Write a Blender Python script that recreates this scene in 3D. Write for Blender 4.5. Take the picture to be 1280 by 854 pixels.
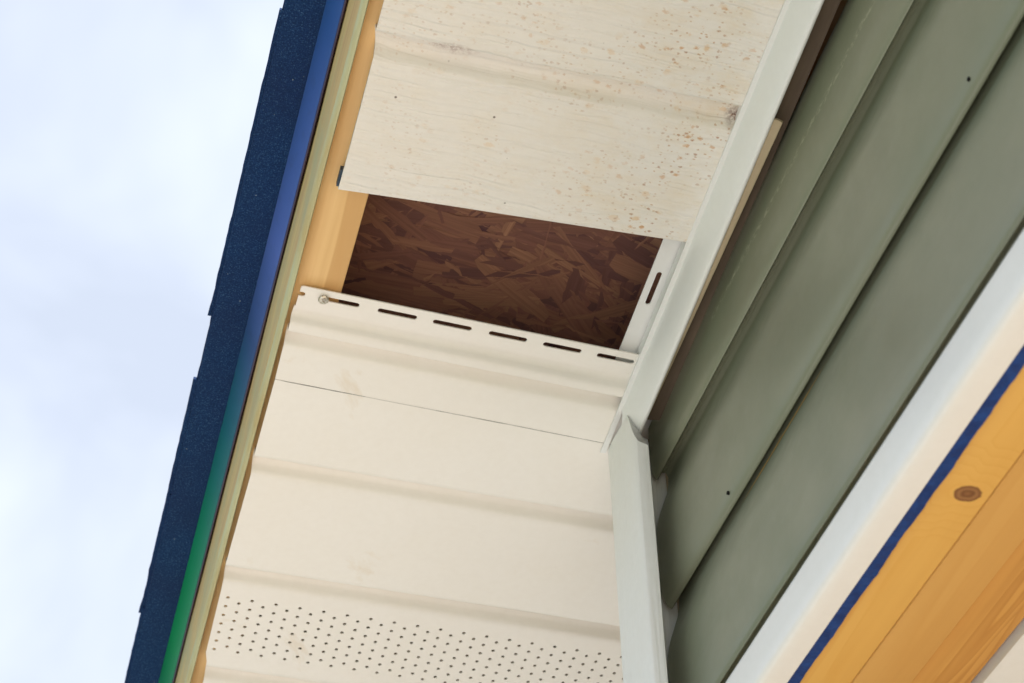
import bpy, bmesh, math, random
from mathutils import Vector, Matrix, noise as mnoise
from mathutils.geometry import tessellate_polygon

for o in list(bpy.data.objects):
    bpy.data.objects.remove(o)
scene = bpy.context.scene
R = math.radians

# ------------------------------------------------------------------ camera
# metres measured from the camera: x into the house, y along the wall, z up; the camera stands 1.5 m above ground
EYE = Vector((-0.46, 0.0, 1.5))
cam_d = bpy.data.cameras.new('camera')
cam = bpy.data.objects.new('camera', cam_d)
scene.collection.objects.link(cam)
right = Vector((0.96116, -0.27557, -0.01503))
down = Vector((0.17815, 0.66113, -0.72881))
fwd = Vector((0.21078, 0.69783, 0.68455))
M = Matrix((right, -down, -fwd)).transposed().to_4x4()
M.translation = EYE
cam.matrix_world = M
cam_d.sensor_width = 36.0
cam_d.lens = 67.5
cam_d.clip_start = 0.05
cam_d.clip_end = 2000
cam_d.dof.use_dof = True
cam_d.dof.focus_distance = 1.42
cam_d.dof.aperture_fstop = 13
scene.camera = cam

# ------------------------------------------------------------------ sky and sun
SUN_EL, SUN_DIR = 62, Vector((0.30, -0.95, 0))      # high sun behind the camera, over the roof: wall and soffit stay in shade
world = bpy.data.worlds.new('World')
scene.world = world
world.use_nodes = True
wn = world.node_tree
wn.nodes.clear()
wo = wn.nodes.new('ShaderNodeOutputWorld')
bg = wn.nodes.new('ShaderNodeBackground')
sky = wn.nodes.new('ShaderNodeTexSky')
sky.sky_type = 'NISHITA'
sky.sun_disc = False
sky.sun_elevation = R(SUN_EL)
sky.sun_rotation = math.atan2(SUN_DIR.x, SUN_DIR.y)
sky.air_density = 1.0
sky.dust_density = 2.0
tc = wn.nodes.new('ShaderNodeTexCoord')
cn = wn.nodes.new('ShaderNodeTexNoise')
cn.inputs['Scale'].default_value = 5.0
cn.inputs['Detail'].default_value = 4
cn.inputs['Roughness'].default_value = 0.55
cn.inputs['Distortion'].default_value = 0.35
cr = wn.nodes.new('ShaderNodeValToRGB')
cr.color_ramp.elements[0].position = 0.36
cr.color_ramp.elements[0].color = (0.70, 0.70, 0.70, 1)
cr.color_ramp.elements[1].position = 0.74
cr.color_ramp.elements[1].color = (1, 1, 1, 1)
cm = wn.nodes.new('ShaderNodeMix')
cm.data_type = 'RGBA'
cm.inputs[7].default_value = (6.2, 6.75, 7.8, 1)      # thin white cloud
wn.links.new(tc.outputs['Generated'], cn.inputs['Vector'])
wn.links.new(cn.outputs['Fac'], cr.inputs['Fac'])
wn.links.new(cr.outputs['Color'], cm.inputs[0])
wn.links.new(sky.outputs['Color'], cm.inputs[6])
wn.links.new(cm.outputs[2], bg.inputs['Color'])
bg.inputs['Strength'].default_value = 0.072
wn.links.new(bg.outputs[0], wo.inputs[0])

sun_d = bpy.data.lights.new('sun', 'SUN')
sun_d.energy = 4.6
sun_d.angle = R(0.55)
sun_d.color = (1.0, 0.965, 0.91)
sun = bpy.data.objects.new('sun', sun_d)
scene.collection.objects.link(sun)
sd = SUN_DIR.normalized() * math.cos(R(SUN_EL)) + Vector((0, 0, math.sin(R(SUN_EL))))
sun.rotation_euler = sd.to_track_quat('Z', 'Y').to_euler()
sun.location = (2, -4, 8)

scene.view_settings.view_transform = 'Standard'
scene.view_settings.look = 'None'
scene.view_settings.gamma = 1
scene.view_settings.use_curve_mapping = False
scene.view_settings.exposure = 1.1
scene.render.engine = 'CYCLES'
scene.cycles.max_bounces = 10
scene.cycles.diffuse_bounces = 6

# ------------------------------------------------------------------ frames
TH = R(8.4167)                       # slope of the rake
CT, ST = math.cos(TH), math.sin(TH)
SOF = 1.16                           # soffit plane, metres above the eye, square to the slope


def rake_matrix():
    """local x = into the house, y = down the rake, z = square to the soffit; z = 0 on the soffit plane"""
    m = Matrix.Rotation(-TH, 4, 'X')
    m.translation = EYE + Vector((0, ST, CT)) * SOF
    return m


RAKE = rake_matrix()
LEVEL = Matrix.Translation(EYE)
COL = scene.collection


def tag(o, label=None, cat=None, group=None, kind=None):
    if label: o['label'] = label
    if cat: o['category'] = cat
    if group: o['group'] = group
    if kind: o['kind'] = kind
    return o


def thing(name, frame, origin, label, cat, group=None):
    """an Empty at the thing's own place; its parts are modelled in the frame's coordinates"""
    e = bpy.data.objects.new(name, None)
    e.empty_display_size = 0.05
    COL.objects.link(e)
    e.matrix_world = frame @ Matrix.Translation(Vector(origin))
    e['_o'] = Vector(origin)
    tag(e, label, cat, group)
    return e


def mesh_obj(name, verts, faces, mat, parent=None, frame=None, smooth=35, origin=None, label=None):
    org = Vector(parent['_o']) if parent is not None and '_o' in parent else Vector(origin or (0, 0, 0))
    me = bpy.data.meshes.new(name)
    me.from_pydata([Vector(v) - org for v in verts], [], faces)
    bm = bmesh.new()
    bm.from_mesh(me)
    bmesh.ops.recalc_face_normals(bm, faces=bm.faces)
    bm.to_mesh(me)
    bm.free()
    if smooth:
        for p in me.polygons: p.use_smooth = True
        me.set_sharp_from_angle(angle=R(smooth))
    me.materials.append(mat)
    o = bpy.data.objects.new(name, me)
    COL.objects.link(o)
    if parent is not None:
        o.parent = parent
    else:
        o.matrix_world = (frame or LEVEL) @ Matrix.Translation(org)
        o['_o'] = org
    if label: o['label'] = label
    return o


def offset_poly(pts, t):
    """closed outline of a sheet of thickness t whose visible face follows pts"""
    back = []
    for i, p in enumerate(pts):
        a = Vector(pts[max(i - 1, 0)]); b = Vector(pts[min(i + 1, len(pts) - 1)])
        d = (b - a)
        if d.length < 1e-9: d = Vector((1, 0))
        d.normalize()
        back.append((p[0] - d.y * t, p[1] + d.x * t))
    return list(pts) + back[::-1]


def sweep(stations, outline):
    """stations: list of functions (a,b)->xyz ; outline: closed list of (a,b)"""
    V, F = [], []
    n = len(outline)
    for f in stations:
        V += [f(a, b) for a, b in outline]
    for s in range(len(stations) - 1):
        for i in range(n):
            j = (i + 1) % n
            F.append((s * n + i, s * n + j, (s + 1) * n + j, (s + 1) * n + i))
    F.append(tuple(range(n))[::-1])
    F.append(tuple((len(stations) - 1) * n + i for i in range(n)))
    return V, F


def box(x0, x1, y0, y1, z0, z1):
    V = [(x, y, z) for x in (x0, x1) for y in (y0, y1) for z in (z0, z1)]
    F = [(0, 1, 3, 2), (4, 6, 7, 5), (0, 4, 5, 1), (2, 3, 7, 6), (0, 2, 6, 4), (1, 5, 7, 3)]
    return V, F


def bevel(o, w, seg=2):
    bm = bmesh.new(); bm.from_mesh(o.data)
    bmesh.ops.bevel(bm, geom=bm.edges[:], offset=w, segments=seg, affect='EDGES', profile=0.5)
    bm.to_mesh(o.data); bm.free()
    for p in o.data.polygons: p.use_smooth = True
    o.data.set_sharp_from_angle(angle=R(40))
    return o


# ------------------------------------------------------------------ materials
class Mat:
    def __init__(s, name, rough=0.5, spec=0.5):
        s.m = bpy.data.materials.new(name)
        s.m.use_nodes = True
        s.t = s.m.node_tree
        s.b = s.t.nodes['Principled BSDF']
        s.b.inputs['Roughness'].default_value = rough
        s.b.inputs['Specular IOR Level'].default_value = spec
        s.tc = s.t.nodes.new('ShaderNodeTexCoord')

    def put(s, sock, v):
        if hasattr(v, 'is_linked'):
            s.t.links.new(v, sock)
        else:
            sock.default_value = v

    def coords(s, scale=(1, 1, 1), loc=(0, 0, 0), rot=(0, 0, 0)):
        n = s.t.nodes.new('ShaderNodeMapping')
        n.inputs['Scale'].default_value = scale
        n.inputs['Location'].default_value = loc
        n.inputs['Rotation'].default_value = rot
        s.t.links.new(s.tc.outputs['Object'], n.inputs['Vector'])
        return n.outputs[0]

    def noise(s, vec, scale=5, detail=4, rough=0.55, dist=0):
        n = s.t.nodes.new('ShaderNodeTexNoise')
        s.t.links.new(vec, n.inputs['Vector'])
        n.inputs['Scale'].default_value = scale
        n.inputs['Detail'].default_value = detail
        n.inputs['Roughness'].default_value = rough
        n.inputs['Distortion'].default_value = dist
        return n.outputs['Fac']

    def voro(s, vec, scale, feature='F1', rnd=1):
        n = s.t.nodes.new('ShaderNodeTexVoronoi')
        n.feature = feature
        s.t.links.new(vec, n.inputs['Vector'])
        n.inputs['Scale'].default_value = scale
        n.inputs['Randomness'].default_value = rnd
        return n

    def ramp(s, fac, *stops):
        n = s.t.nodes.new('ShaderNodeValToRGB')
        e = n.color_ramp.elements
        while len(e) < len(stops): e.new(0.5)
        for k, (p, c) in enumerate(stops):
            e[k].position = p
            e[k].color = (c, c, c, 1) if isinstance(c, (int, float)) else (*c, 1)
        s.put(n.inputs['Fac'], fac)
        return n.outputs['Color']

    def mix(s, fac, a, b, mode='MIX'):
        n = s.t.nodes.new('ShaderNodeMix')
        n.data_type = 'RGBA'
        n.blend_type = mode
        s.put(n.inputs[0], fac)
        for k, v in ((6, a), (7, b)):
            if isinstance(v, tuple): v = (*v, 1) if len(v) == 3 else v
            s.put(n.inputs[k], v)
        return n.outputs[2]

    def math(s, op, a, b=0.0, c=None):
        n = s.t.nodes.new('ShaderNodeMath')
        n.operation = op
        s.put(n.inputs[0], a); s.put(n.inputs[1], b)
        if c is not None: s.put(n.inputs[2], c)
        return n.outputs[0]

    def sep(s, vec):
        n = s.t.nodes.new('ShaderNodeSeparateXYZ')
        s.t.links.new(vec, n.inputs[0])
        return n.outputs

    def dist(s, p, scale=(1, 1, 1)):
        """distance of the object-space point from p, axes scaled"""
        v = s.coords(scale, tuple(-a * b for a, b in zip(p, scale)))
        n = s.t.nodes.new('ShaderNodeVectorMath'); n.operation = 'LENGTH'
        s.t.links.new(v, n.inputs[0])
        return n.outputs['Value']

    def color(s, c):
        if isinstance(c, tuple): c = (*c, 1)
        s.put(s.b.inputs['Base Color'], c)

    def bump(s, h, strength=0.2, dist=0.001):
        n = s.t.nodes.new('ShaderNodeBump')
        n.inputs['Strength'].default_value = strength
        n.inputs['Distance'].default_value = dist
        s.put(n.inputs['Height'], h)
        s.t.links.new(n.outputs[0], s.b.inputs['Normal'])

    def rough(s, v): s.put(s.b.inputs['Roughness'], v)


def vinyl(name, base, grain=0.0, stains=0.3, grain_axis='x', dirty=False, rough=0.42):
    a = Mat(name, rough, 0.5)
    v = a.coords()
    blot = a.noise(v, 7, 5, 0.6)
    col = a.mix(a.ramp(blot, (0.35, 0.0), (0.7, 0.35)), base, tuple(c * k for c, k in zip(base, (0.95, 0.92, 0.86))))
    st = a.noise(a.coords((1, 1, 1), (3, 1, 2)), 11, 6, 0.65, 0.4)
    col = a.mix(a.ramp(st, (0.62, 0.0), (0.75, stains)), col, (0.62, 0.47, 0.28))
    fine = a.noise(v, 160, 3, 0.6)
    col = a.mix(0.06, col, a.ramp(fine, (0.3, (0.55, 0.5, 0.44)), (0.7, (0.85, 0.84, 0.82))))
    if dirty:
        # rust-brown splashes, thicker toward the wall; fine black specks; two mouldy corners
        n_, r_, z_ = a.sep(v)
        side = a.ramp(a.math('MULTIPLY', a.math('ADD', n_, 0.0), 3.4), (0.05, 0.30), (0.50, 0.50), (0.85, 1.0))
        patch = a.ramp(a.noise(a.coords((1, 1, 1), (9, 4, 0)), 16, 4, 0.6), (0.40, 0.0), (0.62, 1.0))
        for sc, th, c, k, seed in ((140, 0.30, (0.56, 0.26, 0.06), 0.8, 0), (85, 0.26, (0.68, 0.40, 0.12), 0.6, 5), (240, 0.30, (0.36, 0.15, 0.05), 0.8, 11), (380, 0.34, (0.46, 0.24, 0.08), 0.8, 17)):
            vv = a.coords((0.75, 1.15, 0.02), (seed, seed * 2, 0))
            wob = a.noise(vv, sc * 1.9, 3, 0.7)
            vo = a.voro(vv, sc)
            d = a.math('ADD', vo.outputs['Distance'], a.math('MULTIPLY', a.math('SUBTRACT', wob, 0.5), 0.9))
            gate = a.math('GREATER_THAN', a.sep(vo.outputs['Color'])[0], 0.66)
            m = a.math('MULTIPLY', a.ramp(d, (th * 0.45, 1.0), (th, 0.0)), gate)
            m = a.math('MULTIPLY', m, a.math('MULTIPLY', side, patch))
            col = a.mix(a.math('MULTIPLY', m, k), col, c)
        wash = a.math('MULTIPLY', side, a.ramp(a.noise(a.coords((1, 1.6, 1), (2, 7, 0)), 22, 5, 0.7), (0.45, 0.0), (0.75, 0.40)))
        col = a.mix(wash, col, (0.72, 0.55, 0.30))
        vv = a.coords((1, 1, 0.02), (3, 8, 0))
        vo = a.voro(vv, 62)
        m = a.math('MULTIPLY', a.ramp(vo.outputs['Distance'], (0.035, 1.0), (0.075, 0.0)), a.math('GREATER_THAN', a.sep(vo.outputs['Color'])[1], 0.55))
        col = a.mix(a.math('MULTIPLY', m, 0.85), col, (0.07, 0.035, 0.02))
        for p, sx, rad, c in (((0.066, -0.1295, 0), (0.55, 1.5, 0), 0.012, (0.18, 0.045, 0.03)), ((0.276, -0.1255, 0), (1.0, 0.8, 0), 0.010, (0.13, 0.05, 0.035))):
            dd = a.dist(p, sx)
            nz = a.noise(v, 420, 3, 0.7)
            nz2 = a.noise(v, 90, 3, 0.7)
            m = a.math('MULTIPLY', a.ramp(a.math('DIVIDE', dd, rad), (0.15, 1.0), (0.98, 0.0)), a.ramp(nz, (0.40, 0.15), (0.55, 1.0)))
            m = a.math('MULTIPLY', m, a.ramp(nz2, (0.35, 0.25), (0.6, 1.0)))
            col = a.mix(a.math('MULTIPLY', m, 1.0), col, c)
    a.color(col)
    if grain:
        sc = (3.5, 150, 30) if grain_axis == 'x' else (150, 150, 5)
        warp = a.noise(a.coords((14, 14, 14)), 1.0, 2, 0.5)
        if grain_axis == 'x':
            x_, y_, z_ = a.sep(v)
            yy = a.math('ADD', y_, a.math('MULTIPLY', a.math('SUBTRACT', warp, 0.5), 0.012))
            cb = a.t.nodes.new('ShaderNodeCombineXYZ')
            a.put(cb.inputs[0], a.math('MULTIPLY', x_, 7.0)); a.put(cb.inputs[1], a.math('MULTIPLY', yy, 210.0))
            g = a.noise(cb.outputs[0], 1.0, 3, 0.55, 0.3)
        else:
            g = a.noise(a.coords(sc), 1.0, 3, 0.55, 0.3)
        g2 = a.noise(v, 300, 2)
        a.bump(a.math('ADD', a.ramp(g, (0.38, 0.0), (0.62, 1.0)), a.math('MULTIPLY', g2, 0.25)), grain, 0.0012)
    else:
        a.bump(a.noise(a.coords((12, 45, 45)), 1.0, 4, 0.6), 0.12, 0.0012)
    return a.m


def wood(name, light, mid, dark, ring=9.0, axis=1, rough=0.6, knot=None, wear=None, fine=1.0, seed=0.0, dark_from=None):
    a = Mat(name, rough, 0.3)
    s = [90.0, 90.0, 90.0]; s[axis] = 2.5
    v = a.coords(tuple(s), (seed, seed, seed))
    s2 = [ring * 10] * 3; s2[axis] = ring * 0.55
    big = a.coords(tuple(s2), (seed * 2, seed, 1))
    w = a.noise(big, 0.5, 2, 0.5, 0.4)
    if knot:
        kd = a.dist(knot, (0.85, 1.0, 0.2))
        w = a.math('ADD', w, a.math('MULTIPLY', a.ramp(a.math('MULTIPLY', kd, 22.0), (0.0, 1.0), (1.0, 0.0)), 0.9))
    ringv = a.math('FRACT', a.math('MULTIPLY', w, 7.0))
    rings = a.ramp(ringv, (0.0, 0.0), (0.62, 0.35), (0.9, 1.0), (1.0, 0.1))
    col = a.mix(a.math('MULTIPLY', rings, 0.6), light, mid)
    fibre = a.noise(v, 1.0, 5, 0.65)
    col = a.mix(a.math('MULTIPLY', a.ramp(fibre, (0.45, 0.0), (0.75, 1.0)), 0.55 * fine), col, dark)
    tone = a.noise(a.coords((5, 2, 5)), 1.0, 3, 0.5)
    col = a.mix(a.ramp(tone, (0.4, 0.0), (0.7, 0.35)), col, mid)
    if knot:
        kz = a.math('ADD', kd, a.math('MULTIPLY', a.math('SUBTRACT', a.noise(a.coords((1, 1, 1)), 220, 2), 0.5), 0.002))
        kr = a.ramp(a.math('DIVIDE', kz, 0.0075), (0.0, (0.30, 0.15, 0.06)), (0.35, (0.17, 0.07, 0.03)), (0.6, (0.33, 0.17, 0.07)), (0.85, (0.20, 0.085, 0.035)), (0.99, (0.38, 0.19, 0.06)))
        col = a.mix(a.ramp(a.math('DIVIDE', kz, 0.0075), (0.9, 1.0), (1.0, 0.0)), col, kr)
    if dark_from:      # darker inner side of the board
        hx = a.math('ADD', a.sep(a.coords())[0], a.math('MULTIPLY', a.math('SUBTRACT', a.noise(a.coords((1, 6, 1)), 1.0, 2), 0.5), 0.006))
        col = a.mix(a.ramp(a.math('ADD', a.math('MULTIPLY', hx, 60.0), 0.5 - dark_from * 60.0), (0.46, 0.0), (0.54, 0.75)), col, dark)
    if wear:
        wz = a.noise(a.coords((70, 9, 9)), 1.0, 5, 0.65)
        col = a.mix(a.ramp(wz, (0.42, 0.0), (0.62, 0.85)), col, wear)
    a.color(col)
    a.bump(a.math('ADD', fibre, a.math('MULTIPLY', rings, 0.3)), 0.22, 0.0008)
    return a.m


MAT = {}
MAT['soffit'] = vinyl('white_vinyl_soffit', (0.85, 0.826, 0.792), 0, 0.45)
MAT['stained'] = vinyl('stained_grained_vinyl', (0.81, 0.79, 0.76), 0.6, 0.25, 'x', True, 0.5)
MAT['channel'] = vinyl('white_vinyl_channel', (0.77, 0.79, 0.80), 0, 0.06, rough=0.38)
MAT['post'] = vinyl('white_grained_vinyl_post', (0.77, 0.78, 0.77), 0.35, 0.12, 'z', rough=0.5)
MAT['trim'] = vinyl('white_trim', (0.78, 0.79, 0.79), 0, 0.04, rough=0.35)

# green siding with a chalky scuff
a = Mat('green_vinyl_siding', 0.40, 0.5)
v = a.coords()
base = a.mix(a.ramp(a.noise(v, 5, 4, 0.6), (0.35, 0.0), (0.7, 1.0)), (0.190, 0.208, 0.142), (0.215, 0.222, 0.160))
base = a.mix(a.ramp(a.noise(a.coords((30, 3, 30)), 1.0, 5, 0.65), (0.5, 0.0), (0.85, 0.25)), base, (0.26, 0.255, 0.20))
vo = a.voro(a.coords((1, 0.7, 1), (4, 2, 1)), 17)
fl = a.math('MULTIPLY', a.ramp(vo.outputs['Distance'], (0.02, 1.0), (0.06, 0.0)), a.math('GREATER_THAN', a.sep(vo.outputs['Color'])[0], 0.7))
base = a.mix(a.math('MULTIPLY', fl, 0.5), base, (0.36, 0.25, 0.12))
x_, y_, z_ = a.sep(a.coords((1, 1, 1), (0.47, 0.4, 0.6)))
# a chalky rubbed line that climbs slowly along the top course
ln = a.math('ABSOLUTE', a.math('SUBTRACT', z_, a.math('ADD', 1.006, a.math('MULTIPLY', a.math('SUBTRACT', y_, 0.6), -0.012))))
nz = a.noise(a.coords((260, 60, 260)), 1.0, 3, 0.7)
ln = a.math('ADD', ln, a.math('MULTIPLY', a.math('SUBTRACT', nz, 0.5), 0.008))
m = a.math('MULTIPLY', a.ramp(ln, (0.0006, 1.0), (0.0024, 0.0)), a.ramp(a.noise(a.coords((300, 140, 300)), 1.0, 4, 0.7), (0.46, 0.0), (0.62, 1.0)))
m = a.math('MULTIPLY', m, a.math('MULTIPLY', a.math('LESS_THAN', y_, 0.96), a.math('GREATER_THAN', z_, 0.98)))
base = a.mix(a.math('MULTIPLY', m, 0.6), base, (0.52, 0.50, 0.38))
a.color(base)
a.bump(a.math('ADD', a.noise(a.coords((90, 6, 90)), 1.0, 4, 0.6), a.math('MULTIPLY', a.noise(v, 400, 2), 0.3)), 0.10, 0.001)
a.rough(a.ramp(a.noise(v, 30, 4), (0.3, 0.34), (0.7, 0.50)))
MAT['siding'] = a.m

MAT['rafter'] = wood('yellow_pine_rafter', (0.80, 0.56, 0.27), (0.74, 0.47, 0.20), (0.60, 0.35, 0.14), 7, seed=1.3, dark_from=0.0045)
MAT['fascia'] = wood('weathered_fascia', (0.58, 0.45, 0.17), (0.50, 0.29, 0.11), (0.34, 0.16, 0.08), 6, wear=(0.40, 0.38, 0.19), seed=3.1)
MAT['mint'] = wood('pale_green_edge', (0.49, 0.50, 0.31), (0.43, 0.45, 0.28), (0.38, 0.30, 0.15), 6, wear=(0.45, 0.37, 0.18), seed=5.0)
MAT['board1'] = wood('pine_plank_knotty', (0.74, 0.45, 0.125), (0.68, 0.38, 0.09), (0.58, 0.30, 0.07), 5, knot=(0.0185, 0.7389, 0.0), fine=0.5, seed=2.0)
MAT['board2'] = wood('pine_plank_plain', (0.66, 0.385, 0.12), (0.61, 0.335, 0.095), (0.52, 0.27, 0.075), 4, fine=0.6, seed=7.0)
MAT['board3'] = wood('pine_plank_grained', (0.66, 0.36, 0.10), (0.44, 0.19, 0.04), (0.42, 0.19, 0.05), 9, fine=0.6, seed=9.4)

a = Mat('asphalt_shingle', 0.85, 0.15)
v = a.coords()
g = a.noise(v, 900, 2, 0.7)
col = a.ramp(g, (0.30, (0.006, 0.022, 0.075)), (0.60, (0.012, 0.045, 0.140)), (0.72, (0.07, 0.16, 0.30)))
col = a.mix(a.ramp(a.noise(v, 9, 4), (0.4, 0.0), (0.7, 0.6)), col, (0.012, 0.024, 0.080))
vo = a.voro(v, 140)
fl = a.math('MULTIPLY', a.ramp(vo.outputs['Distance'], (0.05, 1.0), (0.10, 0.0)), a.math('GREATER_THAN', a.sep(vo.outputs['Color'])[0], 0.86))
col = a.mix(a.math('MULTIPLY', fl, 0.7), col, (0.28, 0.36, 0.40))
a.color(col)
a.bump(g, 0.6, 0.001)
MAT['shingle'] = a.m

# drip edge: green coated steel; blue sky haze and reflection painted in along its length
a = Mat('drip_edge_haze', 0.32, 0.5)
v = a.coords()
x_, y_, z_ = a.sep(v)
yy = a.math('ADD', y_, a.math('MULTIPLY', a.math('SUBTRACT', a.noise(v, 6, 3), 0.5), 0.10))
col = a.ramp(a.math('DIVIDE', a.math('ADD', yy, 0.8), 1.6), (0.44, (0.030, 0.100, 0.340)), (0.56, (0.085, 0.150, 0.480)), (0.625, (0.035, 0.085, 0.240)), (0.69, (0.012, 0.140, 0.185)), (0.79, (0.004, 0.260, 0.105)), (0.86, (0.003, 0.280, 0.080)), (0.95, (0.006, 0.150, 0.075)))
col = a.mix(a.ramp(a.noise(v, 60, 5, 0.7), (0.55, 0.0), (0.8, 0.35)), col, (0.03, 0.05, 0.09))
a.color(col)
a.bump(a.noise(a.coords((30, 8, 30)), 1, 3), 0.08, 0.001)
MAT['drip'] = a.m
a = Mat('drip_edge_hem', 0.4, 0.4)
a.color(a.mix(a.ramp(a.noise(a.coords(), 40, 3), (0.4, 0.0), (0.7, 1.0)), (0.030, 0.012, 0.030), (0.055, 0.022, 0.035)))
MAT['hem'] = a.m

a = Mat('osb_strand', 0.75, 0.25)
at = a.t.nodes.new('ShaderNodeAttribute'); at.attribute_name = 'tone'
v = a.coords()
col = a.ramp(at.outputs['Fac'], (0.0, (0.07, 0.032, 0.055)), (0.15, (0.16, 0.080, 0.080)), (0.5, (0.28, 0.135, 0.105)), (0.8, (0.37, 0.19, 0.125)), (1.0, (0.47, 0.26, 0.16)))
at2 = a.t.nodes.new('ShaderNodeAttribute'); at2.attribute_name = 'along'
fib = a.noise(at2.outputs['Vector'], 1.0, 4, 0.65)
col = a.mix(a.ramp(fib, (0.35, 0.45), (0.65, 0.0)), col, (0.12, 0.058, 0.048))
a.color(col)
a.bump(fib, 0.4, 0.0008)
MAT['osb'] = a.m

a = Mat('blue_membrane', 0.55, 0.4)
v = a.coords()
a.color(a.mix(a.ramp(a.noise(v, 90, 4, 0.7), (0.4, 0.0), (0.7, 1.0)), (0.004, 0.028, 0.14), (0.010, 0.06, 0.25)))
a.bump(a.noise(v, 120, 4), 0.5, 0.002)
MAT['tape'] = a.m

a = Mat('galvanised_nail', 0.38, 0.5)
a.b.inputs['Metallic'].default_value = 0.75
a.color(a.mix(a.ramp(a.noise(a.coords(), 700, 4), (0.4, 0.0), (0.65, 1.0)), (0.62, 0.60, 0.54), (0.34, 0.27, 0.18)))
a.bump(a.noise(a.coords(), 500, 3), 0.4, 0.0006)
MAT['nail'] = a.m

a = Mat('dark_gap', 0.8, 0.1); a.color(a.ramp(a.noise(a.coords(), 80), (0.4, (0.010, 0.010, 0.010)), (0.7, (0.02, 0.018, 0.016)))); MAT['gap'] = a.m
a = Mat('tan_vinyl', 0.5, 0.4); a.color(a.ramp(a.noise(a.coords((1, 1, 1)), 40, 4), (0.35, (0.50, 0.41, 0.28)), (0.7, (0.56, 0.47, 0.33)))); MAT['tan'] = a.m
a = Mat('gap_shade_brown', 0.7, 0.3); a.color(a.ramp(a.noise(a.coords((20, 4, 20)), 3.0, 4), (0.35, (0.11, 0.085, 0.065)), (0.7, (0.17, 0.13, 0.095)))); MAT['brown'] = a.m
a = Mat('pencil', 0.8, 0.1); a.color(a.ramp(a.noise(a.coords((25, 200, 1)), 1.0, 4, 0.7), (0.35, (0.16, 0.155, 0.15)), (0.55, (0.62, 0.60, 0.57)))); MAT['pencil'] = a.m
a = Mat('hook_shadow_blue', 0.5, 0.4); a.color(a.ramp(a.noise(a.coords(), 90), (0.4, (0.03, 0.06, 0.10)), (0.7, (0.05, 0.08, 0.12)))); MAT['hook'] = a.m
a = Mat('wall_sheathing', 0.8, 0.2); a.color(a.ramp(a.noise(a.coords((20, 20, 8)), 1.0, 4), (0.35, (0.30, 0.19, 0.10)), (0.7, (0.42, 0.28, 0.15)))); MAT['sheath'] = a.m
a = Mat('lawn', 0.9, 0.2)
v = a.coords()
col = a.ramp(a.noise(v, 0.8, 6, 0.6), (0.3, (0.045, 0.075, 0.032)), (0.7, (0.075, 0.10, 0.05)))
col = a.mix(a.ramp(a.noise(v, 60, 4, 0.7), (0.45, 0.0), (0.7, 0.5)), col, (0.04, 0.06, 0.02))
a.color(col); a.bump(a.noise(v, 40, 5, 0.7), 0.5, 0.03)
MAT['lawn'] = a.m
a = Mat('bounce_gravel', 0.9, 0.2)
v = a.coords()
col = a.ramp(a.noise(v, 0.9, 6, 0.6), (0.3, (0.485, 0.465, 0.445)), (0.7, (0.575, 0.555, 0.535)))
col = a.mix(a.ramp(a.noise(v, 90, 4, 0.7), (0.45, 0.0), (0.7, 0.5)), col, (0.40, 0.38, 0.36))
a.color(col); a.bump(a.noise(v, 60, 5, 0.7), 0.5, 0.01)
MAT['ground'] = a.m

# ------------------------------------------------------------------ the setting
g = 600.0
V, F = [], []
NG = 12
for i in range(NG + 1):
    for j in range(NG + 1):
        V.append((-g + 2 * g * i / NG, -g + 2 * g * j / NG, -1.5))
for i in range(NG):
    for j in range(NG):
        k = i * (NG + 1) + j
        F.append((k, k + 1, k + NG + 2, k + NG + 1))
tag(mesh_obj('ground', V, F, MAT['lawn'], smooth=0), 'mown green lawn around the house', 'ground', kind='structure')
V, F = box(-2.5, 5.5, -4.2, 4.6, -1.56, -1.496)  # unseen pale ground, added to throw light up at the soffit
tag(mesh_obj('bounce_path', V, F, MAT['ground'], smooth=0), 'unseen pale gravel added along the wall to bounce light onto the soffit', 'bounce_path', kind='structure')

a = Mat('bounce_timber', 0.6, 0.3)
v = a.coords((14, 1.2, 14))
col = a.ramp(a.noise(v, 1.0, 5, 0.6), (0.3, (0.49, 0.385, 0.27)), (0.7, (0.61, 0.50, 0.37)))
a.color(col); a.bump(a.noise(a.coords((90, 3, 90)), 1, 4), 0.3, 0.002)
MAT['deck'] = a.m
bouncef = tag(bpy.data.objects.new('bounce_floor', None), 'unseen timber floor added to bounce warm light onto trim and soffit', 'floor', kind='structure')
COL.objects.link(bouncef)
bouncef.location = EYE + Vector((0.5, 0, -1.49))  # unseen floor, added to warm the light bounced onto trim and soffit
for k in range(26):
    V, F = box(-0.90 + k * 0.142, -0.764 + k * 0.142, -3.2, 2.2, -0.003, 0.025)
    mesh_obj('plank', V, F, MAT['deck'], bouncef, smooth=0)

# ------------------------------------------------------------------ roof: deck, shingles, drip edge
R0, R1 = -0.9, 1.85                   # length of the rake that is built
deck = thing('roof_deck', RAKE, (0.3, 0.8, 0.101), 'dark brown strand board roof deck seen through the soffit gap', 'roof deck')
V, F = box(0.1345, 3.2, R0, R1, 0.104, 0.1135)
mesh_obj('sheathing_board', V, F, MAT['sheath'], deck, smooth=0)
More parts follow.
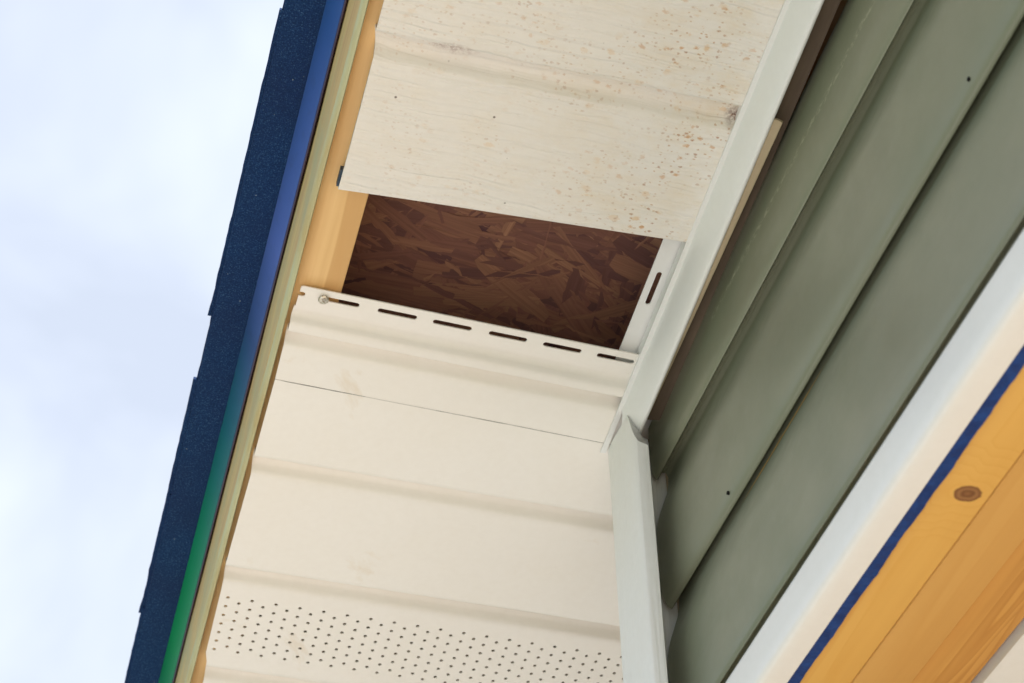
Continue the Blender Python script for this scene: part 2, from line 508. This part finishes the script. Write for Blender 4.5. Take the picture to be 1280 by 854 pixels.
# pressed strands, each a thin flake of its own
rng = random.Random(11)
V, F, T, A = [], [], [], []
for k in range(3000):
    cx, cy = rng.uniform(0.19, 0.46), rng.uniform(0.62, 1.06)
    L, W = (rng.uniform(0.03, 0.11), rng.uniform(0.006, 0.022)) if rng.random() < 0.4 else (rng.uniform(0.012, 0.07), rng.uniform(0.0015, 0.008))
    ang = rng.gauss(0.15, 0.32) if rng.random() < 0.72 else rng.uniform(0, 3.14)
    z = 0.104 - 0.0004 - 0.0022 * (k / 3000) - rng.uniform(0, 0.0002)
    ca, sa = math.cos(ang), math.sin(ang)
    if cx - abs(ca) * L / 2 - W < 0.146: cx = 0.146 + abs(ca) * L / 2 + W
    tl = rng.uniform(-0.0006, 0.0006)
    pts = []
    m = 9
    for i in range(m + 1):
        t = -0.5 + i / m
        pts.append((t * L + rng.uniform(-0.002, 0.002), W * (0.5 - 1.1 * max(0, abs(t) * 2 - 0.62) * rng.random()) + rng.uniform(-0.0012, 0.0012)))
    for i in range(m, -1, -1):
        t = -0.5 + i / m
        pts.append((t * L + rng.uniform(-0.002, 0.002), -W * (0.5 - 1.1 * max(0, abs(t) * 2 - 0.62) * rng.random()) + rng.uniform(-0.0012, 0.0012)))
    b = len(V)
    V += [(cx + u * ca - w * sa, cy + u * sa + w * ca, z + tl * w / W) for u, w in pts]
    F.append(tuple(range(b, b + len(pts))))
    tone = rng.betavariate(3.2, 2.4)
    if rng.random() < 0.06: tone *= 0.2
    T += [tone] * len(pts)
    A += [(u * 12 + k * 3.7, w * 420, k * 1.3) for u, w in pts]
st = mesh_obj('strands', V, F, MAT['osb'], deck, smooth=0)
at = st.data.attributes.new('tone', 'FLOAT', 'POINT')
at.data.foreach_set('value', T)
at = st.data.attributes.new('along', 'FLOAT_VECTOR', 'POINT')
at.data.foreach_set('vector', [c for p in A for c in p])
st['kind'] = 'stuff'

roof = thing('shingle_roof', RAKE, (0.12, 0.8, 0.116), 'dark blue asphalt shingles overhanging the drip edge in ragged courses', 'roof')
rng = random.Random(5)
ends = [(-0.62, 0.0940), (-0.44, 0.0930), (-0.28, 0.0945), (-0.10, 0.0935), (0.07, 0.0945), (0.22, 0.0930), (0.40, 0.0945), (0.56, 0.0935), (0.7193, 0.0946), (0.872, 0.0932), (1.003, 0.0912), (1.1245, 0.0938), (1.25, 0.0936), (1.371, 0.0905), (1.51, 0.0930), (1.66, 0.0915), (1.80, 0.0930)]
ends = [(r, x - 0.0004) for r, x in ends]
for i, (re, xo) in enumerate(ends):
    rs = re - 0.30
    nseg = 40
    bot, top = [], []
    for s in range(nseg + 1):
        t = s / nseg
        r = rs + (re - rs) * t
        lift = 0.1188 + 0.0040 * t + 0.0003 * (i % 3)
        e = xo + 0.0006 * mnoise.noise((r * 60, i * 3.1, 0)) + 0.0005 * mnoise.noise((r * 220, i, 4)) - 0.0006 * (t > 0.97)
        sag = 0.0012 * mnoise.noise((r * 9, i * 1.7, 2))
        bot.append(((e, r, lift + sag), (0.34, r, lift)))
        top.append(((e + 0.0003, r, lift + sag + 0.0032), (0.34, r, lift + 0.0032)))
    V, F = [], []
    for s in range(nseg + 1):
        V += [bot[s][0], bot[s][1], top[s][1], top[s][0]]
    for s in range(nseg):
        for q in range(4):
            F.append((s * 4 + q, s * 4 + (q + 1) % 4, s * 4 + 4 + (q + 1) % 4, s * 4 + 4 + q))
    F += [(0, 1, 2, 3), tuple(nseg * 4 + q for q in (3, 2, 1, 0))]
    mesh_obj('shingle', V, F, MAT['shingle'], roof, smooth=30)
V, F = [], []
NST = 260
for s in range(NST + 1):
    r = R0 + (R1 - R0) * s / NST
    e = 0.0938 + 0.0009 * mnoise.noise((r * 5, 0.3, 0)) + 0.0004 * mnoise.noise((r * 90, 7, 0)) + 0.0003 * mnoise.noise((r * 300, 2, 0))
    V += [(e, r, 0.1152), (0.34, r, 0.1152), (0.34, r, 0.1184), (e, r, 0.1184)]
for s in range(NST):
    for q in range(4): F.append((s * 4 + q, s * 4 + (q + 1) % 4, s * 4 + 4 + (q + 1) % 4, s * 4 + 4 + q))
mesh_obj('starter_strip', V, F, MAT['shingle'], roof, smooth=30)
V, F = box(0.345, 3.25, R0 - 0.02, R1 + 0.02, 0.1175, 0.126)
mesh_obj('shingle_field', V, F, MAT['shingle'], roof, smooth=0)

drip = thing('drip_edge', RAKE, (0.125, 0.8, 0.09), 'glossy green metal drip edge strip under the shingles, blue sky haze painted on', 'drip edge')
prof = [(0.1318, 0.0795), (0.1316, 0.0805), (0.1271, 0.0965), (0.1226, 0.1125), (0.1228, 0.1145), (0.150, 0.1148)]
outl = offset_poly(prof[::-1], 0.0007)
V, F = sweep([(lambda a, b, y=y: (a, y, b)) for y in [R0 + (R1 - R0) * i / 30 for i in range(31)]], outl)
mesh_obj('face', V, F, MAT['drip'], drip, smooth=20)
prof = [(0.1319, 0.0792), (0.1321, 0.0775), (0.1328, 0.0765), (0.1336, 0.0768), (0.1341, 0.0785), (0.1342, 0.0835), (0.1330, 0.0835), (0.1325, 0.080)]
V, F = sweep([(lambda a, b, y=y: (a, y, b)) for y in (R0, R1)], prof)
mesh_obj('hem', V, F, MAT['hem'], drip, smooth=50, label='dark maroon folded lower hem')

# fascia: weathered face, pale green arris
fas = thing('fascia_board', RAKE, (0.137, 0.8, 0.04), 'weathered olive tan fascia board with pale green lower edge', 'fascia board')
NS = 60
V, F = sweep([(lambda a, b, y=y: (a + 0.0006 * mnoise.noise((y * 7, 0, 1)), y, b + 0.0009 * mnoise.noise((y * 11, 3, 0)) * (b < 0.02))) for y in [R0 + (R1 - R0) * i / NS for i in range(NS + 1)]],
             [(0.1348, 0.0042), (0.1348, 0.1030), (0.1398, 0.1030), (0.1398, 0.0042)])
mesh_obj('board', V, F, MAT['fascia'], fas, smooth=30)
V, F = sweep([(lambda a, b, y=y: (a + 0.0005 * mnoise.noise((y * 8, 6, 1)), y, b + 0.0008 * mnoise.noise((y * 11, 3, 0)))) for y in [R0 + (R1 - R0) * i / NS for i in range(NS + 1)]],
             [(0.1347, 0.0041), (0.1398, 0.0041), (0.1397, 0.0006), (0.1390, -0.0004), (0.1378, -0.0002), (0.1362, 0.0012), (0.1351, 0.0030)])
mesh_obj('lower_edge', V, F, MAT['mint'], fas, smooth=50, label='pale mint green rounded lower edge')

raf = thing('fly_rafter', RAKE, (0.158, 0.8, 0.05), 'clean yellow pine rafter carrying the outer soffit ends', 'rafter')
for nm, x0, x1, z0, mt in (('lumber', 0.1402, 0.1768, 0.0106, MAT['rafter']),):
    V, F = box(x0, x1, R0, R1, z0, 0.1035)
    bevel(mesh_obj(nm, V, F, mt, raf), 0.0012)

V, F = box(0.178, 3.1, 1.70, 1.735, 0.006, 0.1035)
bevel(mesh_obj('end_board', V, F, MAT['rafter'], raf), 0.0012)
# ------------------------------------------------------------------ soffit panels (visible face first, thickness upward)
VT = 0.0012


def shear(n, r):
    """the loose panel hangs a touch out of square up to the corner of the house"""
    k = 1.0 if r < 0.957 else max(0.0, 1 - (r - 0.957) / 0.075)
    return 0.0215 * (n - 0.1435) * k


def n_left(r):
    pts = [(0.0, 0.1490), (0.60, 0.1500), (0.770, 0.1525), (0.860, 0.1450), (0.90, 0.1432), (1.0385, 0.1425), (1.0387, 0.1425), (1.06, 0.1437), (1.166, 0.1427), (1.1662, 0.1441), (1.1974, 0.1445), (1.2745, 0.1456), (1.292, 0.1496), (1.2925, 0.1500), (1.6, 0.150), (3, 0.15)]
    for (a, x), (b, y) in zip(pts, pts[1:]):
        if a <= r <= b: return x + (y - x) * (r - a) / (b - a)
    return 0.15


def groove(r0, d=0.002, k=1.0):
    return [(r0 + (a - r0) * (k if a > r0 + 0.002 else 1.0), b) for a, b in [(r0 - 0.004, d), (r0 - 0.0012, d - 0.0002), (r0 - 0.0002, d - 0.0010), (r0 + 0.0004, d - 0.0085), (r0 + 0.0014, d - 0.0110), (r0 + 0.0070, d - 0.0112), (r0 + 0.0095, d - 0.0108), (r0 + 0.0118, d - 0.0095), (r0 + 0.0138, d - 0.0070), (r0 + 0.0156, d - 0.0036), (r0 + 0.0172, d - 0.0014), (r0 + 0.0192, d - 0.0004), (r0 + 0.022, d - 0.0001), (r0 + 0.027, d)]]


def soffit_piece(name, prof, n1, mat, parent, dr=lambda n, r: 0.0, nl=n_left, ns=14, wav=0.0006, cap=VT):
    """prof: (r, depth below the soffit plane); swept across the overhang"""
    out = offset_poly([(r, -d) for r, d in prof], cap)
    fs = []
    for s in range(ns + 1):
        t = (s / ns) ** (3.0 if n1 > 1 else 1.0)
        def f(r, z, t=t):
            n = nl(r) + (n1 - nl(r)) * t
            if t == 0: n += 0.0004 * mnoise.noise((r * 130, 1.5, 0))
            return (n, r + dr(n, r), z + wav * mnoise.noise((n * 9, r * 7, 3.3)))
        fs.append(f)
    V, F = sweep(fs, out)
    return mesh_obj(name, V, F, mat, parent, smooth=42)


def plate(name, outline, holes, z, t, mat, parent, dr):
    """flat sheet with real openings"""
    loops = [outline] + holes
    tri = tessellate_polygon([[Vector((a, b, 0)) for a, b in lp] for lp in loops])
    flat = [p for lp in loops for p in lp]
    n = len(flat)
    V = [(a, b + dr(a, b), z) for a, b in flat] + [(a, b + dr(a, b), z + t) for a, b in flat]
    F = [tuple(f) for f in tri] + [tuple(i + n for i in f[::-1]) for f in tri]
    k = 0
    for lp in loops:
        m = len(lp)
        for i in range(m):
            j = (i + 1) % m
            F.append((k + i, k + j, k + j + n, k + i + n))
        k += m
    return mesh_obj(name, V, F, mat, parent, smooth=0)


def slot(x0, x1, yc, w, n=5, swap=False):
    r = w / 2
    pts = [(x1 - r + r * math.cos(a), yc + r * math.sin(a)) for a in [-math.pi / 2 + math.pi * i / n for i in range(n + 1)]]
    pts += [(x0 + r + r * math.cos(a), yc + r * math.sin(a)) for a in [math.pi / 2 + math.pi * i / n for i in range(n + 1)]]
    return [(b, a) for a, b in pts] if swap else pts


# panel with the slotted nailing hem
pA = thing('soffit_panel', RAKE, (0.28, 1.0, 0.0), 'white vinyl soffit panel with slotted nailing hem below the open gap', 'soffit panel', 'white soffit panels under the rake')
hz = 0.0055
xs = [(0.1606, 0.1922), (0.2066, 0.2378), (0.2503, 0.2816), (0.2953, 0.3265), (0.3396, 0.3712), (0.3840, 0.4150)]
outline = [(0.1455, 0.8676), (0.1475, 0.8669), (0.4255, 0.8669), (0.4255, 0.8872), (0.1448, 0.8872)]
# the panel end cuts through one more slot, left open at the edge
outline += [(0.1450, 0.8764), (0.1482, 0.8764), (0.1494, 0.8758), (0.1500, 0.8744), (0.1494, 0.8730), (0.1482, 0.8724), (0.1452, 0.8724)]
plate('nailing_hem', outline, [slot(a, b, 0.8750 if i else 0.8745, 0.0042) for i, (a, b) in enumerate(xs)], hz, VT, MAT['soffit'], pA, shear)
prof = [(0.8868, -hz), (0.8890, -0.0056), (0.8920, -0.0054), (0.8942, -0.0044), (0.8958, -0.0022), (0.8972, 0.0004), (0.8990, 0.0018), (0.9010, 0.0024), (0.9050, 0.0026), (0.9062, 0.0014), (0.9068, 0.0004), (0.9072, -0.0068), (0.9082, -0.0090), (0.9125, -0.0092), (0.9150, -0.0082), (0.9168, -0.0058), (0.9184, -0.0022), (0.9200, 0.0004), (0.9222, 0.0015), (0.9260, 0.0019), (0.9552, 0.0020)]
soffit_piece('ridge_strip', prof, 0.4255, MAT['soffit'], pA, shear)
prof = [(0.9560, 0.0020)] + groove(1.0387) + groove(1.1660)[:6]
soffit_piece('flat_strip', prof, 3.1, MAT['soffit'], pA, shear, ns=20)
V, F = sweep([(lambda a, b, n=n: (n, a + shear(n, a) + 0.0005 * mnoise.noise((n * 40, 2, 0)), b)) for n in [0.1432 + (0.4245 - 0.1432) * i / 24 for i in range(25)]],
             [(0.9553, -0.00205), (0.9559, -0.00205), (0.9559, -0.0012), (0.9553, -0.0012)])
mesh_obj('crack', V, F, MAT['pencil'], pA, smooth=0, label='thin dark crack line across the strip')

# perforated panel
pB = thing('soffit_panel', RAKE, (0.3, 1.3, 0.0), 'white vinyl soffit panel with staggered rows of small vent holes', 'soffit panel', 'white soffit panels under the rake')
soffit_piece('groove_strip', groove(1.1660)[6:] + [(1.1974, 0.0020)], 3.1, MAT['soffit'], pB, ns=20, wav=0.0)
prof = [(1.2745, 0.0020)] + groove(1.2930) + groove(1.4200) + groove(1.5470) + [(1.70, 0.002)]
soffit_piece('plain_strip', prof, 3.1, MAT['soffit'], pB, ns=20, wav=0.0)
V, F = [], []
HP, RP, HR = 0.01045, 0.01105, 0.00165
z0 = -0.0020
ra, rb = 1.1974, 1.2745


def quad(x0, x1, y0, y1):
    b = len(V)
    V.extend([(x0, y0, z0), (x1, y0, z0), (x1, y1, z0), (x0, y1, z0)])
    F.append((b, b + 1, b + 2, b + 3))


xl = 0.15184 - HP / 2
b = len(V)
V.extend([(n_left(ra), ra, z0), (xl, ra, z0), (xl, rb, z0), (n_left(rb), rb, z0)]); F.append((b, b + 1, b + 2, b + 3))
ncol = int((0.80 - xl) / HP)
quad(xl + ncol * HP, 3.1, ra, rb)
for k in range(ncol):
    x0, x1 = xl + k * HP, xl + (k + 1) * HP
    xc = (x0 + x1) / 2
    rows = 7 if k % 2 == 0 else 6
    rs = 1.2029 if k % 2 == 0 else 1.2029 + RP / 2
    y = rs - RP / 2
    quad(x0, x1, ra, y)
    for j in range(rows):
        yc = rs + j * RP
        b = len(V)
        hx, hy = HP / 2, RP / 2
        outer = [(1, 0), (1, 1), (0, 1), (-1, 1), (-1, 0), (-1, -1), (0, -1), (1, -1)]
        V.extend([(xc + u * hx, yc + w * hy, z0) for u, w in outer])
        V.extend([(xc + HR * math.cos(q * math.pi / 4), yc + HR * math.sin(q * math.pi / 4), z0) for q in range(8)])
        V.extend([(xc + HR * math.cos(q * math.pi / 4), yc + HR * math.sin(q * math.pi / 4), z0 + VT) for q in range(8)])
        for q in range(8):
            p = (q + 1) % 8
            F.append((b + q, b + p, b + 8 + p, b + 8 + q))
            F.append((b + 8 + q, b + 8 + p, b + 16 + p, b + 16 + q))
    quad(x0, x1, rs + (rows - 0.5) * RP, rb)
mesh_obj('perforated_strip', V, F, MAT['soffit'], pB, smooth=0, label='strip punched with small round vent holes')

# stained panel above the gap; its free edge is cut a little askew
pT = thing('soffit_panel', RAKE, (0.14, 0.77, 0.0), 'rust speckled white vinyl soffit panel with wood grain above the gap', 'soffit panel', 'white soffit panels under the rake')
tilt = lambda n, r: -0.0425 * (n - 0.152) * max(0.0, min(1.0, (r - 0.66) / 0.1)) - 0.012 * (n - 0.152)
nlT = lambda r: 0.1490 + 0.0032 * max(0, min(1, (r - 0.64) / 0.012)) if r < 0.7695 else 0.1522
prof = [(0.39, 0.002)] + groove(0.5110) + groove(0.6372, 0.002, 1.2) + [(0.690, 0.0022), (0.735, 0.0026), (0.7670, 0.0030), (0.7692, 0.0026), (0.7698, 0.0012), (0.7698, -0.0050)]
soffit_piece('grained_strip', prof, 0.4255, MAT['stained'], pT, tilt, nl=nlT, ns=24, wav=0.0010)
V, F = box(0.1506, 0.1532, 0.7545, 0.7690, 0.0004, 0.0060)  # small dark block painted as the shade in the hollow fold
mesh_obj('hook_shade', V, F, MAT['hook'], pT, smooth=0, label='shade in the hollow end of the folded lock, painted dark')

pU = thing('soffit_panel', RAKE, (0.3, 0.0, 0.0), 'plain white vinyl soffit panel further up the rake', 'soffit panel', 'white soffit panels under the rake')
prof = [(-0.85, 0.002)]
for k in range(9): prof += groove(-0.79 + 0.127 * k)
prof += [(0.386, 0.002)]
soffit_piece('plain_strip', prof, 0.4255, MAT['soffit'], pU, ns=6)

nail = thing('roofing_nail', RAKE, (0.1641, 0.8748, 0.004), 'galvanised flat headed nail driven through the first hem slot', 'nail')
V, F = [], []
ringz = [(0.0001, 0.0024), (0.0024, 0.0023), (0.0036, 0.0029), (0.0041, 0.0034), (0.0041, 0.0040), (0.0016, 0.0046), (0.0015, 0.030), (0.0001, 0.034)]
for rad, z in ringz:
    V += [(0.1641 + rad * math.cos(q * math.pi / 10), 0.8748 + rad * math.sin(q * math.pi / 10), z) for q in range(20)]
for s in range(4):
    for q in range(20): F.append((s * 20 + q, s * 20 + (q + 1) % 20, s * 20 + 20 + (q + 1) % 20, s * 20 + 20 + q))
F.append(tuple(range(20)))
mesh_obj('head', V[:100], F[:], MAT['nail'], nail, smooth=30)
F2 = []
for s in range(4, 7):
    for q in range(20): F2.append(((s - 4) * 20 + q, (s - 4) * 20 + (q + 1) % 20, (s - 3) * 20 + (q + 1) % 20, (s - 3) * 20 + q))
mesh_obj('shank', V[80:], F2, MAT['nail'], nail, smooth=30)

# ------------------------------------------------------------------ channel along the top of the wall
ch = thing('rake_channel', RAKE, (0.42, 0.8, 0.0), 'white vinyl channel along the top of the green siding', 'channel')
tipr = 0.9490
cprof = [(0.4164, 0.012), (0.4166, 0.0030), (0.4170, -0.0005), (0.4178, -0.0045), (0.4192, -0.0110), (0.4212, -0.0190), (0.4234, -0.0258), (0.4249, -0.0292), (0.4260, -0.0310), (0.4272, -0.0320), (0.4286, -0.0321), (0.4298, -0.0312), (0.4304, -0.0294)]
out = offset_poly(cprof, 0.0014)


def chan(r, cut=False):
    def f(x, z):
        if not cut: return (x, r, z)
        # mitred tip: the free corner runs further down the rake than the soffit side
        t = max(0.0, min(1.0, (-z) / 0.0321))
        rr = 0.9165 + (tipr - 0.9165) * (t ** 0.8) - (0.0032 if z > -0.0304 and x > 0.4295 else 0)
        return (x, rr, z)
    return f


V, F = sweep([chan(R0 + (0.88 - R0) * i / 20) for i in range(21)] + [chan(0, True)], out)
mesh_obj('face', V, F, MAT['channel'], ch, smooth=50)
outline = [(0.4015, R0), (0.4580, R0), (0.4580, 0.962), (0.4025, 0.962)]
sl = []
k = 0.8131
for i in range(-9, 2): sl.append(slot(k + i * 0.1016 - 0.0160, k + i * 0.1016 + 0.0160, 0.4098, 0.0042, swap=True))
plate('nail_flange', outline, sl, 0.0135, 0.0012, MAT['channel'], ch, lambda a, b: 0)
V, F = sweep([(lambda a, b, r=r: (a, r, b)) for r in (R0, 0.5, 0.85, 0.9700)], [(0.4140, -0.0042), (0.4186, -0.0040), (0.4186, -0.0026), (0.4140, -0.0028)])
mesh_obj('lip', V, F, MAT['channel'], ch, smooth=0)
V, F = [], []
ss = [0.6230, 0.6245, 0.63, 0.70, 0.78, 0.86, 0.93]
outs = []
for r in ss:
    w = 0.0076 * (0.932 - r) / 0.31 + 0.0006
    if r < 0.6235: w *= 0.35
    V += [(0.4292, r, -0.0302), (0.4292 + w, r, -0.0290), (0.4292 + w + 0.001, r, -0.0272), (0.4292, r, -0.0284)]
for s in range(len(ss) - 1):
    for q in range(4): F.append((s * 4 + q, s * 4 + (q + 1) % 4, s * 4 + 4 + (q + 1) % 4, s * 4 + 4 + q))
F += [(0, 1, 2, 3), tuple((len(ss) - 1) * 4 + q for q in (3, 2, 1, 0))]
mesh_obj('inner_leg', V, F, MAT['tan'], ch, smooth=40, label='tan inner leg of the channel')
V, F = sweep([(lambda a, b, r=r: (a, r, b)) for r in (R0, 0.3, 0.6, 0.92)], [(0.4300, -0.0150), (0.4480, -0.0120), (0.4480, -0.0100), (0.4300, -0.0130)])  # added brown strip stands in for the shade inside the channel
mesh_obj('gap_shade_strip', V, F, MAT['brown'], ch, smooth=0, label='dark brown strip painting the shade behind the channel face')

# ------------------------------------------------------------------ gable wall: sheathing and green siding
END = 1.104
wall = thing('siding_wall', LEVEL, (0.47, 0.4, 0.6), 'sage green double lap vinyl siding wall under the soffit', 'wall')
O = wall['_o']


def course(z, fold):
    """one dutch lap course from its butt at z upward, as (x, z): a fold inside a panel is wider and shallower than a lap"""
    if fold:
        low = [(0.4606, z + 0.0060), (0.4588, z + 0.0095), (0.4560, z + 0.0092), (0.4535, z + 0.0050), (0.4520, z + 0.0012), (0.4508, z + 0.0002), (0.4494, z + 0.0008), (0.4482, z + 0.0032), (0.4473, z + 0.0078), (0.4469, z + 0.0140)]
    else:
        low = [(0.4566, z + 0.0040), (0.4558, z + 0.0010), (0.4548, z + 0.0000), (0.4534, z + 0.0002), (0.4516, z + 0.0016), (0.4500, z + 0.0044), (0.4487, z + 0.0085), (0.4477, z + 0.0135), (0.4471, z + 0.0190)]
    return low + [(0.4468, z + 0.0260), (0.4470, z + 0.042), (0.4474, z + 0.068), (0.4479, z + 0.075), (0.4494, z + 0.083), (0.4520, z + 0.092), (0.4554, z + 0.102), (0.4584, z + 0.111), (0.4602, z + 0.120), (0.4608, z + 0.1270)]


PITCH = 0.123
for zi, zb in enumerate([0.8375 - 2 * PITCH + 0.005, 0.8375, 0.8375 + 2 * PITCH, 0.8375 + 4 * PITCH]):
    pr = [(0.4572, zb + 0.020), (0.4570, zb + 0.012)] + course(zb, False) + course(zb + PITCH, True) + [(0.4614, zb + 2 * PITCH + 0.025)]
    off = 0.0
    out = offset_poly([(x + off, z) for x, z in pr], -0.0011)
    ys = [-0.9 + (END + 0.9) * i / 24 for i in range(25)]
    V, F = sweep([(lambda a, b, y=y: (a + 0.0007 * mnoise.noise((y * 5, b * 6, zi)), y, b)) for y in ys], out)
    p = mesh_obj('siding_panel', V, F, MAT['siding'], wall, smooth=45)
    # trim the panel to the slope of the rake
    bm = bmesh.new(); bm.from_mesh(p.data)
    co = Vector((0, ST, CT)) * (SOF + 0.004) - Vector(O)
    bmesh.ops.bisect_plane(bm, geom=bm.verts[:] + bm.edges[:] + bm.faces[:], plane_co=co, plane_no=Vector((0, ST, CT)), clear_outer=True)
    bmesh.ops.bisect_plane(bm, geom=bm.verts[:] + bm.edges[:] + bm.faces[:], plane_co=Vector((0, 0, 0.6995)) - Vector(O), plane_no=Vector((0, 0, -1)), clear_outer=True)
    bm.to_mesh(p.data); bm.free()
    p.data.set_sharp_from_angle(angle=R(45))
    if zb == 0.8375:
        for y, z in ((0.5862, zb + 0.0068), (0.9697, zb + 0.0060)):
            V, F = [], []
            for rad, x in ((0.0014, 0.4484), (0.0014, 0.4505)):
                V += [(x, y + rad * math.cos(q * math.pi / 6), z + rad * math.sin(q * math.pi / 6)) for q in range(12)]
            for q in range(12): F.append((q, (q + 1) % 12, 12 + (q + 1) % 12, 12 + q))
            F += [tuple(range(12))]
            w = mesh_obj('weep_hole', [Vector(v) for v in V], F, MAT['gap'], wall, smooth=0)
            w.parent = p
V = [(x, y, z) for x in (0.4640, 0.4720) for y, z in ((-0.9, 0.69), (1.112, 0.69), (1.112, (SOF + 0.095 - 1.112 * ST) / CT), (-0.9, (SOF + 0.095 + 0.9 * ST) / CT))]
F = [(0, 1, 2, 3), (7, 6, 5, 4), (0, 4, 5, 1), (1, 5, 6, 2), (2, 6, 7, 3), (3, 7, 4, 0)]
mesh_obj('sheathing', V, F, MAT['sheath'], wall, smooth=0)
V, F = box(0.473, 3.1, 1.100, 1.112, -1.464, 1.02)
mesh_obj('side_sheathing', V, F, MAT['sheath'], wall, smooth=0)

# ------------------------------------------------------------------ corner post
post = thing('corner_post', LEVEL, (0.435, 1.09, -1.464), 'white wood grain vinyl corner post ending the green siding', 'corner post')
oc = [(0.4200, 1.1262), (0.4196, 1.1240), (0.4194, 1.1150), (0.4194, 1.0760), (0.4196, 1.0705), (0.4204, 1.0672), (0.4222, 1.0652), (0.4300, 1.0640), (0.4308, 1.0650), (0.4312, 1.0665), (0.4312, 1.1000), (0.4500, 1.1100), (0.4618, 1.1110), (0.4618, 1.1262)]


def ztop(y):
    # cut back at the near corner, where the channel tip laps over the post
    return min((SOF - 0.0045 - y * ST) / CT, 1.000 - (1.0765 - y) * 3.2)


V, F = [], []
zs = [-1.464, -0.5, 0.3, 0.6, 0.75, 0.9]
n = len(oc)
for z in zs: V += [(x, y, z) for x, y in oc]
V += [(x, y, ztop(y)) for x, y in oc]
for s in range(len(zs)):
    for i in range(n):
        j = (i + 1) % n
        F.append((s * n + i, s * n + j, s * n + n + j, s * n + n + i))
F += [tuple(range(n)), tuple(len(zs) * n + i for i in range(n))]
mesh_obj('post_face', V, F, MAT['post'], post, smooth=40)
V, F = box(0.4622, 0.4632, 1.094, 1.1262, -1.464, 0.985)
mesh_obj('nail_flange', V, F, MAT['tan'], post, smooth=0, label='beige flange showing behind the siding ends')

# ------------------------------------------------------------------ head of the opening: trim, membrane, three-ply timber
Y0, Y1 = -0.9, 1.055
trim = thing('head_trim', LEVEL, (0.45, 0.4, 0.67), 'broad white trim across the opening below the siding', 'trim')
pr = [(0.4590, 0.7002), (0.4470, 0.7000), (0.4420, 0.6992), (0.4404, 0.6978), (0.4400, 0.6955), (0.4398, 0.6770), (0.4402, 0.6715), (0.4416, 0.6684), (0.4445, 0.6670), (0.4500, 0.6667), (0.4586, 0.6668), (0.4590, 0.6685)]
V, F = sweep([(lambda a, b, y=y: (a, y, b)) for y in [Y0 + (Y1 - Y0) * i / 8 for i in range(9)]], pr)
mesh_obj('casing', V, F, MAT['trim'], trim, smooth=50)

tape = thing('flashing_tape', LEVEL, (0.462, 0.4, 0.668), 'dark blue flashing membrane strip between white trim and timber', 'membrane')
V, F = [], []
NT = 420
for i in range(NT + 1):
    y = Y0 + (Y1 - Y0) * i / NT
    e = 0.4672 + 0.0011 * mnoise.noise((y * 30, 0, 0)) + 0.0007 * mnoise.noise((y * 140, 5, 0))
    V += [(0.4588, y, 0.6688), (e, y, 0.6682 - 0.0004 * mnoise.noise((y * 60, 2, 1))), (e + 0.0004, y, 0.6700), (0.4588, y, 0.6720)]
for s in range(NT):
    for q in range(4): F.append((s * 4 + q, s * 4 + (q + 1) % 4, s * 4 + 4 + (q + 1) % 4, s * 4 + 4 + q))
mesh_obj('strip', V, F, MAT['tape'], tape, smooth=60)

hd = thing('timber_header', LEVEL, (0.4704, 0.0, 0.668), 'honey coloured pine header of three planks with one dark knot', 'header')
for i, (x0, x1, zb, mt, lb) in enumerate(((0.4730, 0.5022, 0.6705, 'board1', 'yellow pine plank with a dark oval knot'), (0.5026, 0.5392, 0.6722, 'board2', 'plain darker pine plank'), (0.5400, 0.5790, 0.6758, 'board3', 'pine plank with bold arched grain'))):
    V, F = box(x0, x1, Y0, Y1, zb, 0.84)
    if i == 0:
        V, F = box(0.4602, x1, Y0, Y1, 0.6724, 0.84)
    bevel(mesh_obj('plank', V, F, MAT[mt], hd, label=lb), 0.0012)

ceil = thing('ceiling_panel', LEVEL, (1.5, 0.1, 0.67), 'white ceiling panel behind the timber header', 'ceiling')
pr = [(0.5830, 0.6720), (0.5860, 0.6705), (2.9, 0.6705), (2.9, 0.6900), (0.5830, 0.6900)]
V, F = sweep([(lambda a, b, y=y: (a, y, b)) for y in (Y0, Y1 + 0.03)], pr)
mesh_obj('sheet', V, F, MAT['trim'], ceil, smooth=40)

for o in bpy.data.objects:
    if '_o' in o: del o['_o']
